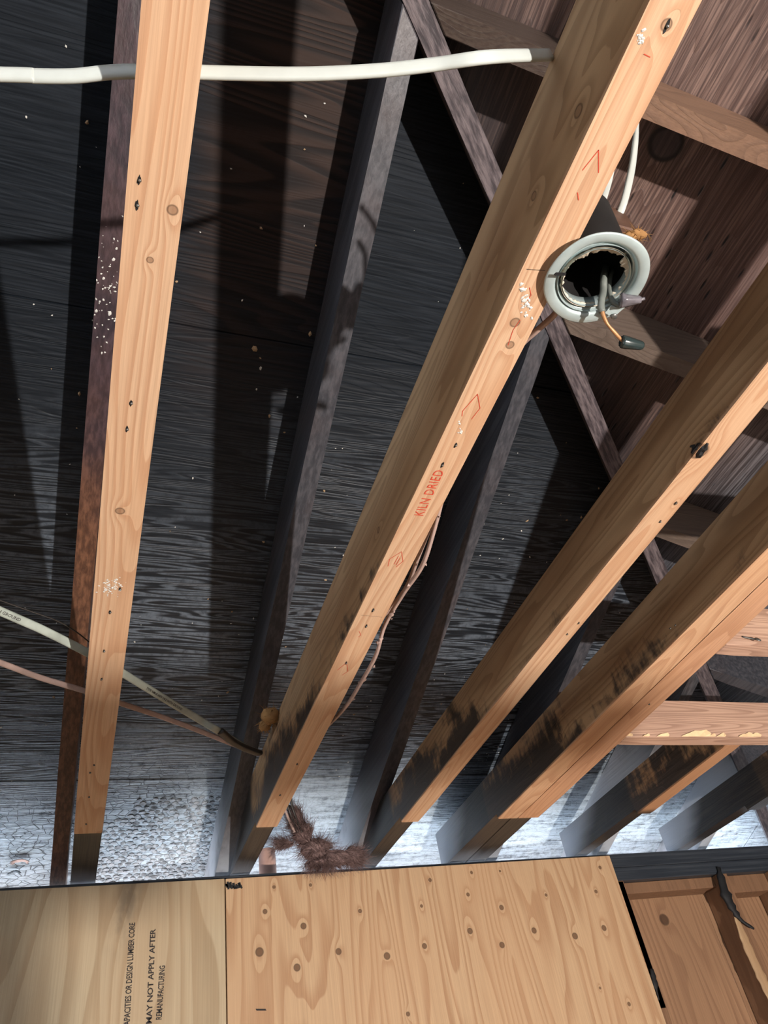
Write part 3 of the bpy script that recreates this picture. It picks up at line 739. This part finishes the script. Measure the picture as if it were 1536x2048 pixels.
# charred slivers hanging over the open bay
def sliver(pts, w, mat, label, name='charred_sliver'):
    P = catmull([onY(x, y, Y) for x, y, Y in pts], 6)
    o = link(name, sweep(P, w, w*.45, up=(0, -1, 0), seg=8, taper=lambda f: .45+1.1*math.sin(math.pi*min(1, f*1.15+.12)) if f < .9 else .35, jitter=.6), None, mat)
    tag(o, label, 'debris'); return o
sliver([(1437, 1735, 2.232), (1452, 1790, 2.226), (1478, 1835, 2.222), (1508, 1858, 2.22)], .022, M_SOOT, 'black charred wood sliver hanging off the plate over the open wall bay')
sliver([(1303, 1938, 2.232), (1310, 1968, 2.23), (1318, 2000, 2.23)], .012, M_SOOT, 'small black char fragment stuck at the right edge of the plywood')
M_TORN = wood('torn_pale_board', srgb(200, 168, 128), srgb(140, 100, 70), 'Z', 10, .6, 8, seed=4, contrast=.5, pores=.5)

tp = catmull([onY(1462, 1806, 2.232), onY(1478, 1850, 2.232), onY(1500, 1905, 2.232), onY(1528, 1965, 2.232), onY(1572, 2060, 2.232)], 6)
tag(link('torn_strip', sweep(tp, .030, .006, up=(0, -1, 0), seg=8, jitter=.5, taper=lambda f: .35+.8*min(1, f*2.5)), wf, M_TORN), 'torn pale strip')
# ------------------------------------------------------------------ trestle added behind the photographer; its boards cast shadow bands on the joists
M_PLANK = wood('grey_shade_trestle_wood', srgb(150, 132, 108), srgb(110, 94, 74), 'X', 14, .5, 7, seed=12)
tr = empty('shade_trestle', (.45, -.92, FZ)); tag(tr, 'added wooden trestle behind the photographer, holding shade boards, outside the view', 'shade_trestle')
box('crossbar', -.55, .55, -.045, .045, .80, .885, M_PLANK, tr)
for xx in (-.45, .45):
    for sy in (-1, 1):
        a_ = Vector((xx, sy*.025, .80)); b_ = Vector((xx+(.08 if xx > 0 else -.08), sy*.26, 0)); e_ = .02
        link('leg', prism8([a_+Vector((-e_, -e_, 0)), a_+Vector((e_, -e_, 0)), a_+Vector((e_, e_, 0)), a_+Vector((-e_, e_, 0)), b_+Vector((-e_, -e_, 0)), b_+Vector((e_, -e_, 0)), b_+Vector((e_, e_, 0)), b_+Vector((-e_, e_, 0))]), tr, M_PLANK)
for (ya_, yb_, xb_, lb) in ((-.972, -.915, 1.235, 'wider board added to shade the joists, outside the view'), (-.893, -.866, 1.12, 'narrow board added to shade the joists, outside the view')):
    tag(box('shade_board', -.35, xb_, ya_, yb_, FZ+.886, FZ+.924, M_PLANK), lb, 'lumber')
# ------------------------------------------------------------------ cables
def cable(pts, label, mat=M_CAB, w=.0105, h=.005, up=(0, 0, 1), name='cable', n=12, group=None):
    P = catmull(pts, n); o = link(name, sweep(P, w, h, up), None, mat); tag(o, label, 'cable', group); return o, P
def ext(A, B, ds=(1.1, .6, .25)):
    d = (A-B).normalized(); return [A + d*k for k in ds]
top_pts = ext(onZ(0, 149, .80), onZ(150, 152, .798)) + [onZ(0, 149, .80), onZ(70, 152, .80), onZ(150, 152, .798), onZ(230, 144, .798), onZ(330, 143, .80), onZ(480, 147, .80), onZ(620, 148, .80), onZ(760, 141, .80), onZ(870, 129, .80), onZ(980, 114, .80), onX(1100, 110, .389)]
cable(top_pts, 'white flat electrical cable strung across the top from joist to joist', M_CAB, .0135, .0065, up=(0, .75, .65))
zc = .80
c1, c1p = cable(ext(onZ(0, 1222, zc), onZ(90, 1262, zc)) + [onZ(0, 1222, zc), onZ(90, 1262, zc), onZ(180, 1308, zc), onZ(232, 1338, zc), onZ(330, 1398, zc), onZ(400, 1440, zc), onZ(440, 1464, zc), onX(490, 1494, .352)],
      'upper printed grey-white cable drooping across the lower left bays', M_CABD, .0145, .0065, up=(0, .8, .6))
c2, c2p = cable(ext(onZ(0, 1325, zc), onZ(80, 1355, zc)) + [onZ(0, 1325, zc), onZ(80, 1355, zc), onZ(170, 1382, zc), onZ(228, 1402, zc), onZ(330, 1436, zc), onZ(410, 1466, zc), onZ(460, 1486, zc), onX(500, 1502, .352)],
      'lower pinkish cable drooping across the lower left bays', M_CABP, .0105, .006, up=(0, .8, .6))
cable(ext(onZ(40, 1215, .81), onZ(110, 1240, .81), (.9, .4)) + [onZ(40, 1215, .81), onZ(110, 1240, .81), onZ(150, 1262, .81), onZ(183, 1288, .81)], 'thin dark wire above the two drooping cables at lower left', M_CABK, .002, .002)
# burnt bundle end where both reach the rafter
cable([onZ(440, 1462, zc-.004), onZ(466, 1484, zc-.004), onZ(494, 1498, zc-.003), onZ(520, 1507, zc)], 'burnt black cable bundle entering the gap beside the stamped joist', M_CABK, .017, .011, name='cable_bundle')
def cable_print(body, P, s0, s1, size, up, par):
    L = [0]
    for a_, b_ in zip(P, P[1:]): L.append(L[-1]+(b_-a_).length)
    T = L[-1]; up = Vector(up).normalized()
    def xf(s, w):
        d = T*s0 + s
        for i in range(len(L)-1):
            if L[i+1] >= d or i == len(L)-2:
                f = (d-L[i])/(L[i+1]-L[i]); p = P[i].lerp(P[i+1], f); t_ = (P[i+1]-P[i]).normalized(); break
        sd = t_.cross(up).normalized(); nn_ = sd.cross(t_).normalized()
        if nn_.dot(p) > 0: nn_ = -nn_
        sgn = 1 if sd.dot(Vector(PX[1])) < 0 else -1
        return p + sd*sgn*(w-size*.35) + nn_*.0036
    return text_mesh(body, size, xf, M_INK, 'printed_text', par, weight=.0001)
cable_print('14-2 WITH GROUND TYPE NM-B 600V 14-2 WITH GROUND', c1p, .47, .8, .0075, (0, .8, .6), c1)
cable_print('TYPE NM-B 600V 14-2 WITH GROUND', c1p, .72, .9, .0065, (0, .8, .6), c1)
# cable along the right side of the stamped joist, from the light can
ca, cap = cable([onX(1118, 610, .462) , onZ(1108, 630, .765), onZ(1075, 660, .775), onZ(1040, 692, .785), onX(1000, 745, .462), onX(950, 830, .462), onX(905, 935, .462), onX(888, 985, .458), onX(868, 1060, .458), onX(845, 1130, .458),
             onX(806, 1188, .457), onX(770, 1250, .457), onX(752, 1310, .46), onX(722, 1365, .462), onX(690, 1415, .462), onX(645, 1462, .458)],
            'long dusty pinkish cable hugging the right side of the stamped joist below the fixture', M_CABP, .0075, .0055, up=(1, 0, .2))
cable([onX(880, 1010, .456), onX(862, 1050, .456), onX(838, 1110, .456), onX(815, 1170, .464), onX(790, 1205, .464), onX(764, 1235, .457), onX(740, 1260, .452)],
      'second shorter cable twisted round the long one beside the stamped joist', M_CABP, .0075, .005, up=(1, 0, .2))
# dusty fluff on those cables
fl = []
for i in range(10, len(cap), 1):
    if R.random() < .22 and i > 70:
        for q in range(R.choice((1, 1, 4))): fl.append((cap[i]+Vector((R.uniform(-.004, .006), R.uniform(-.006, .006), R.uniform(-.006, .004))), Vector((R.uniform(-1, 1), R.uniform(-1, 1), -1))))
chips('fluff', fl, .004, M_CABP, ca, flat=.9)
# two cables rising behind the joist from the junction box
cable([onZ(1226, 456, .86), onZ(1246, 410, .875), onZ(1262, 345, .885), onZ(1271, 280, .89), onZ(1274, 225, .89), onZ(1272, 170, .885)], 'printed white cable rising behind the stamped joist, right one above the light fixture', M_CAB, .0095, .005, up=(.2, 1, .2))
cable([onZ(1187, 445, .86), onZ(1206, 400, .875), onZ(1219, 355, .88), onZ(1224, 318, .885), onZ(1220, 280, .885)], 'shorter white cable rising behind the stamped joist, left one above the light fixture', M_CAB, .0085, .005, up=(.2, 1, .2))

# ------------------------------------------------------------------ recessed light can
cc = onZ(1193, 560, .725)
can = empty('recessed_light_can', cc); tag(can, 'round galvanised recessed light housing with torn rim and loose wires, hanging by the stamped joist', 'light fixture')
tilt = Matrix.Rotation(math.radians(6), 4, 'X') @ Matrix.Rotation(math.radians(4), 4, 'Y')
RO, RI = .0590, .0400
def jag_fl(j, a, r, z): return r*(1+.006*math.sin(5*a)), z + .0008*math.sin(3*a+1)
fl_ = lathe([(RI+.001, .012), (RI+.0015, .006), (RI+.003, .0045), (RI+.0042, .0062), (RI+.0052, .0040), (RI+.0065, .0012), (RI+.0095, .0), (RO-.0015, -.0008), (RO, .0006), (RO-.001, .0024), (RI+.009, .004), (RI+.004, .009)], 72, tilt, jag_fl)
link('flange', fl_, can, M_STEEL)
link('sleeve', lathe([(RI+.0035, .001), (RI+.0025, .010), (RI+.002, .016), (RI-.001, .020), (RI-.003, .019), (RI-.003, .008), (RI-.0025, .003)], 64, tilt), can, M_STEEL)
link('housing', lathe([(RI+.003, .012), (RI+.004, .015), (RI+.004, .115), (RI, .125), (.0001, .127), (.0001, .124), (RI-.002, .122), (RI+.001, .113), (RI+.001, .016)], 64, tilt), can, M_CANIN)
def jag_r(j, a, r, z):
    n_ = noise.noise(Vector((math.cos(a)*2.2, math.sin(a)*2.2, 1.3))); m_ = noise.noise(Vector((math.cos(a)*9, math.sin(a)*9, 5)))
    if j >= 2: r -= max(-.001, .0005 + .004*m_ + (.004 + .012*n_ if 5.0 < a < 6.25 else .006*abs(n_)+.002 if 3.5 < a <= 5.0 else 0))
    return r, z + m_*.001
link('torn_rim', lathe([(RI-.001, .003), (RI-.0015, .006), (RI-.0035, .0062), (RI-.0035, .0085), (RI-.001, .009)], 160, tilt, jag_r), can, M_PLAST)
# slot in the flange
sl = onZ(1120, 546, .7235)-cc
box_me = prism8([(-.0065, -.0022, -.0022), (.0065, -.0018, -.0022), (.0065, .0018, .001), (-.0065, .0022, .001), (-.0065, .0022, -.0022), (.0065, .0022, -.0022), (.0065, .0024, .001), (-.0065, .0024, .001)], .0004)
so = link('slot', box_me, can, M_SOOT, sl); so.rotation_euler = (0, 0, -.2)
def cz(px, py, z): return onZ(px, py, z)-cc
w1 = catmull([cz(1214, 530, .80), cz(1208, 553, .752), cz(1207, 580, .735), cz(1203, 602, .722), cz(1203, 618, .713), cz(1213, 645, .70), cz(1232, 668, .692), cz(1250, 688, .688)], 8)
wo = link('wire', sweep(w1[:35], .0085, .0080, seg=10, squircle=1), can, M_WIREG); link('bare_end', sweep(w1[33:], .0042, .0042, seg=10, squircle=1, jitter=.5), wo, M_COPPER)
def nut(A, B, r0, r1, mat, par, name='wire_nut'):
    d = (B-A); L = d.length; m = Matrix.Translation(A) @ d.to_track_quat('Z', 'Y').to_matrix().to_4x4()
    return link(name, lathe([(.0001, 0), (r0, 0), (r0*1.05, L*.08), (r0, L*.3), (r1, L*.92), (r1*.8, L), (.0001, L)], 24, m, lambda j, a, r, z: (r*(1+(.07*(1 if math.sin(10*a) > 0 else -1) if mat is M_NUT else .5*noise.noise(Vector((math.cos(a)*1.5, math.sin(a)*1.5, j*1.3))))) if 1 <= j <= 4 else r, z)), par, mat)
nut(cz(1243, 683, .688), cz(1286, 692, .684), .0068, .0050, M_NUT, can)
w2 = catmull([cz(1232, 530, .79), cz(1221, 553, .757), cz(1219, 582, .737), cz(1226, 602, .722), cz(1240, 611, .716), cz(1262, 606, .712)], 8)
wo2 = link('wire', sweep(w2, .0056, .0056, seg=10, squircle=1), can, M_WIREG)
nut(cz(1240, 600, .713), cz(1282, 600, .708), .0072, .0046, M_NUT2, can, 'connector'); nut(cz(1278, 600, .708), cz(1290, 597, .707), .0022, .0018, M_NUT2, can, 'connector_tip')
# clip plate and screw
pl = [cz(1222, 612, .716), cz(1246, 618, .716), cz(1226, 636, .716), cz(1210, 626, .716)]
bm = bmesh.new(); vs = [bm.verts.new(p) for p in pl] + [bm.verts.new(p+Vector((0, 0, .0015))) for p in pl]
bm.faces.new(vs[:4][::-1]); bm.faces.new(vs[4:])
for i in range(4): bm.faces.new((vs[i], vs[(i+1) % 4], vs[4+(i+1) % 4], vs[4+i]))
link('clip', bm_mesh(bm), can, M_STEEL)
link('screw', lathe([(.0001, 0), (.0034, .0), (.0038, .0012), (.003, .0028), (.0012, .003), (.0012, .012)], 16, Matrix.Translation(cz(1229, 634, .712))), can, M_NAIL)
jb = onZ(1222, 465, .845)-cc
bj = link('junction_box', prism8([(jb.x-.028, jb.y-.018, .10), (jb.x+.022, jb.y-.018, .10), (jb.x+.022, jb.y-.018, .155), (jb.x-.028, jb.y-.018, .155), (jb.x-.028, jb.y+.03, .10), (jb.x+.022, jb.y+.03, .10), (jb.x+.022, jb.y+.03, .155), (jb.x-.028, jb.y+.03, .155)], .002), can, M_BOX)

# ------------------------------------------------------------------ insulation and debris
def clump(name, centres, mat, hairs, hl, label, cat='insulation', sub=3):
    bm = bmesh.new()
    for (c, r) in centres:
        b2 = bmesh.new(); bmesh.ops.create_icosphere(b2, subdivisions=sub, radius=1)
        for v_ in b2.verts:
            q = v_.co.copy(); d = 1 + .3*noise.noise(q*1.3+Vector(c)*30) + .22*noise.noise(q*4+Vector(c)*10) + .1*noise.noise(q*11)
            v_.co = Vector((q.x*r[0], q.y*r[1], q.z*r[2]))*d + Vector(c)
        me = bpy.data.meshes.new('x'); b2.to_mesh(me); b2.free(); bm.from_mesh(me); bpy.data.meshes.remove(me)
    pts = [v_.co.copy() for v_ in bm.verts]
    cen = sum((Vector(c) for c, r in centres), Vector())/len(centres)
    for _ in range(hairs):
        p = R.choice(pts); d = (p-cen).normalized() + Vector((R.uniform(-1, 1), R.uniform(-1, 1), R.uniform(-1, 1)))*.8; d.normalize(); l = hl*R.uniform(.3, 1.2)
        s_ = d.orthogonal().normalized()*(.0006); cur = Vector((R.uniform(-1, 1), R.uniform(-1, 1), R.uniform(-1, 1)))*l*.3
        ring = []
        for k in range(4):
            f = k/3; q = p + d*l*f + cur*f*f; w_ = (1-f*.7)
            ring.append((bm.verts.new(q-s_*w_), bm.verts.new(q+s_*w_), bm.verts.new(q+d.cross(s_)*w_)))
        for k in range(3):
            for m_ in range(3): bm.faces.new((ring[k][m_], ring[k][(m_+1) % 3], ring[k+1][(m_+1) % 3], ring[k+1][m_]))
    o = link(name, bm_mesh(bm, True), None, mat); tag(o, label, cat, kind='thing'); return o
def at(px, py, Y): return onY(px, py, Y)
clump('insulation_clump', [(at(592, 1640, 2.12), (.018, .015, .034)), (at(606, 1668, 2.12), (.026, .02, .03)), (at(632, 1698, 2.13), (.040, .024, .026)), (at(670, 1716, 2.14), (.045, .028, .020)), (at(705, 1712, 2.15), (.028, .025, .024)), (at(572, 1688, 2.13), (.02, .010, .007)), (at(640, 1725, 2.14), (.035, .02, .012))],
      M_INS, 7000, .034, 'matted brown insulation clump hanging at the wall between two burnt joists')
clump('insulation_clump', [(onX(540, 1432, .375), (.02, .025, .018)), (onX(530, 1450, .37), (.014, .018, .014))], M_INSY, 200, .014, 'small tan insulation tuft stuck above the stamped joist near its lower end', sub=2)
clump('insulation_tuft', [(onZ(1278, 468, .80), (.012, .006, .005)), (onZ(1262, 472, .80), (.01, .006, .005))], M_INSY, 60, .012, 'tiny straw-coloured tuft sticking out above the light fixture', sub=2)
# cable tails hanging into the clump
for i, (xa, xb) in enumerate(((566, 585), (574, 592), (582, 600))):
    cable([at(xa+6, 1560, 2.05), at(xa, 1600, 2.08), at(xa+8, 1630, 2.10), at(xb+4, 1665, 2.10)], ('pale pinkish cable tail running down into the hanging insulation clump', 'middle burnt cable tail running into the hanging insulation clump', 'outer burnt cable tail, farthest from the stamped joist, entering the insulation clump')[i], (M_CABP, M_CABK, M_CABK)[i], .007, .004, up=(0, 1, 0), group='cable tails in the insulation')
# vent pipe behind the plywood
pc = onY(549, 1740, 2.30)
pm = lathe([(.026, -.30), (.026, .06), (.0245, .085), (.023, .09), (.0001, .09)], 32, Matrix.Rotation(math.radians(0), 4, 'X'))
pp = link('vent_pipe', pm, None, M_PIPE, (pc.x, 2.37+.02, pc.z+.0)); tag(pp, 'pinkish vent pipe stub standing behind the top of the orange plywood', 'pipe')

# flecks of ash and fibre stuck on the deck and joists
def on_deck(n, x0, x1, y0, y1, dens=None):
    out = []
    while len(out) < n:
        x, y = R.uniform(x0, x1), R.uniform(y0, y1)
        if x-y > .08: continue
        if dens and R.random() > dens(x, y): continue
        out.append(((x, y, ZT1(x, y)-.0005), (0, -1/3, -1)))
    return out
chips('ash_flakes', on_deck(170, -.35, 1.6, .35, 2.0) + on_deck(500, -.35, 1.9, 1.2, 2.7, lambda x, y: (y-1.2)**2/2) + on_deck(900, 1.1, 2.2, 2.0, 2.7, lambda x, y: .9), .0024, M_ASH, roof)
chips('fibre_flakes', on_deck(60, -.35, 1.2, .35, 1.9), .0040, M_TAN, roof, flat=.7)
chips('ash_flakes', [((R.uniform(-.082, -.045), R.gauss(.93, .06)) , 0) for _ in range(0)], .002, M_ASH, roof) if False else None
pl_ = []
for _ in range(70):
    x, y = R.uniform(-.081, -.045), R.gauss(.80, .05); pl_.append(((x, y, ZT1(x, y)-DEP-.0005), (0, -1/3, -1)))
o = chips('ash_flakes', pl_, .0022, M_ASH); o.parent = [q for q in COL.objects if q.get('label', '') == lab1['r0']][0]
pj = [((jx(220, 1175)).x+R.gauss(0, .008), jx(220, 1175).y+R.gauss(0, .010), 0) for _ in range(60)]
chips('plaster_flecks', [((p[0], p[1], -.0003), (0, 0, -1)) for p in pj if -.024 < p[0] < .026], .0022, M_ASH, J1)
pj = [(jx(1052+R.gauss(0, 6), 608+R.gauss(0, 14))) for _ in range(40)] + [jx(1278+R.gauss(0, 4), 78+R.gauss(0, 8)) for _ in range(18)] + [jx(920+R.gauss(0, 3), 860+R.gauss(0, 8)) for _ in range(10)]
chips('plaster_flecks', [((p[0], p[1], -.0003), (0, 0, -1)) for p in pj if .396 < p[0] < .44], .0022, M_ASH, J2)
# curled flakes of paper at the far left of the eave
for (px, py, s_, lb) in ((42, 1716, .03, 'curled pinkish paper flake stuck to the deck by the left edge'), (30, 1738, .022, 'dark curled flake just under the pinkish one by the left edge')):
    c = onP(px, py, N1, 1.672); bm = bmesh.new(); g_ = []
    for i in range(6):
        rw_ = []
        for j in range(5):
            u_, v_ = (i/5-.5)*2, (j/4-.5); rw_.append(bm.verts.new(c + Vector((u_*s_*.75*(1+.2*R.uniform(-1, 1)), v_*s_*.6, -.004 - .010*(u_*u_*.7+R.uniform(0, .3))))))
        g_.append(rw_)
    for i in range(5):
        for j in range(4): bm.faces.new((g_[i][j], g_[i+1][j], g_[i+1][j+1], g_[i][j+1]))
    o = link('paper_flake', bm_mesh(bm, True), None, plain('paper_'+str(px), srgb(206, 176, 166) if px > 35 else srgb(90, 100, 108), .8)); tag(o, lb, 'debris')
    sm = o.modifiers.new('s', 'SOLIDIFY'); sm.thickness = .0015
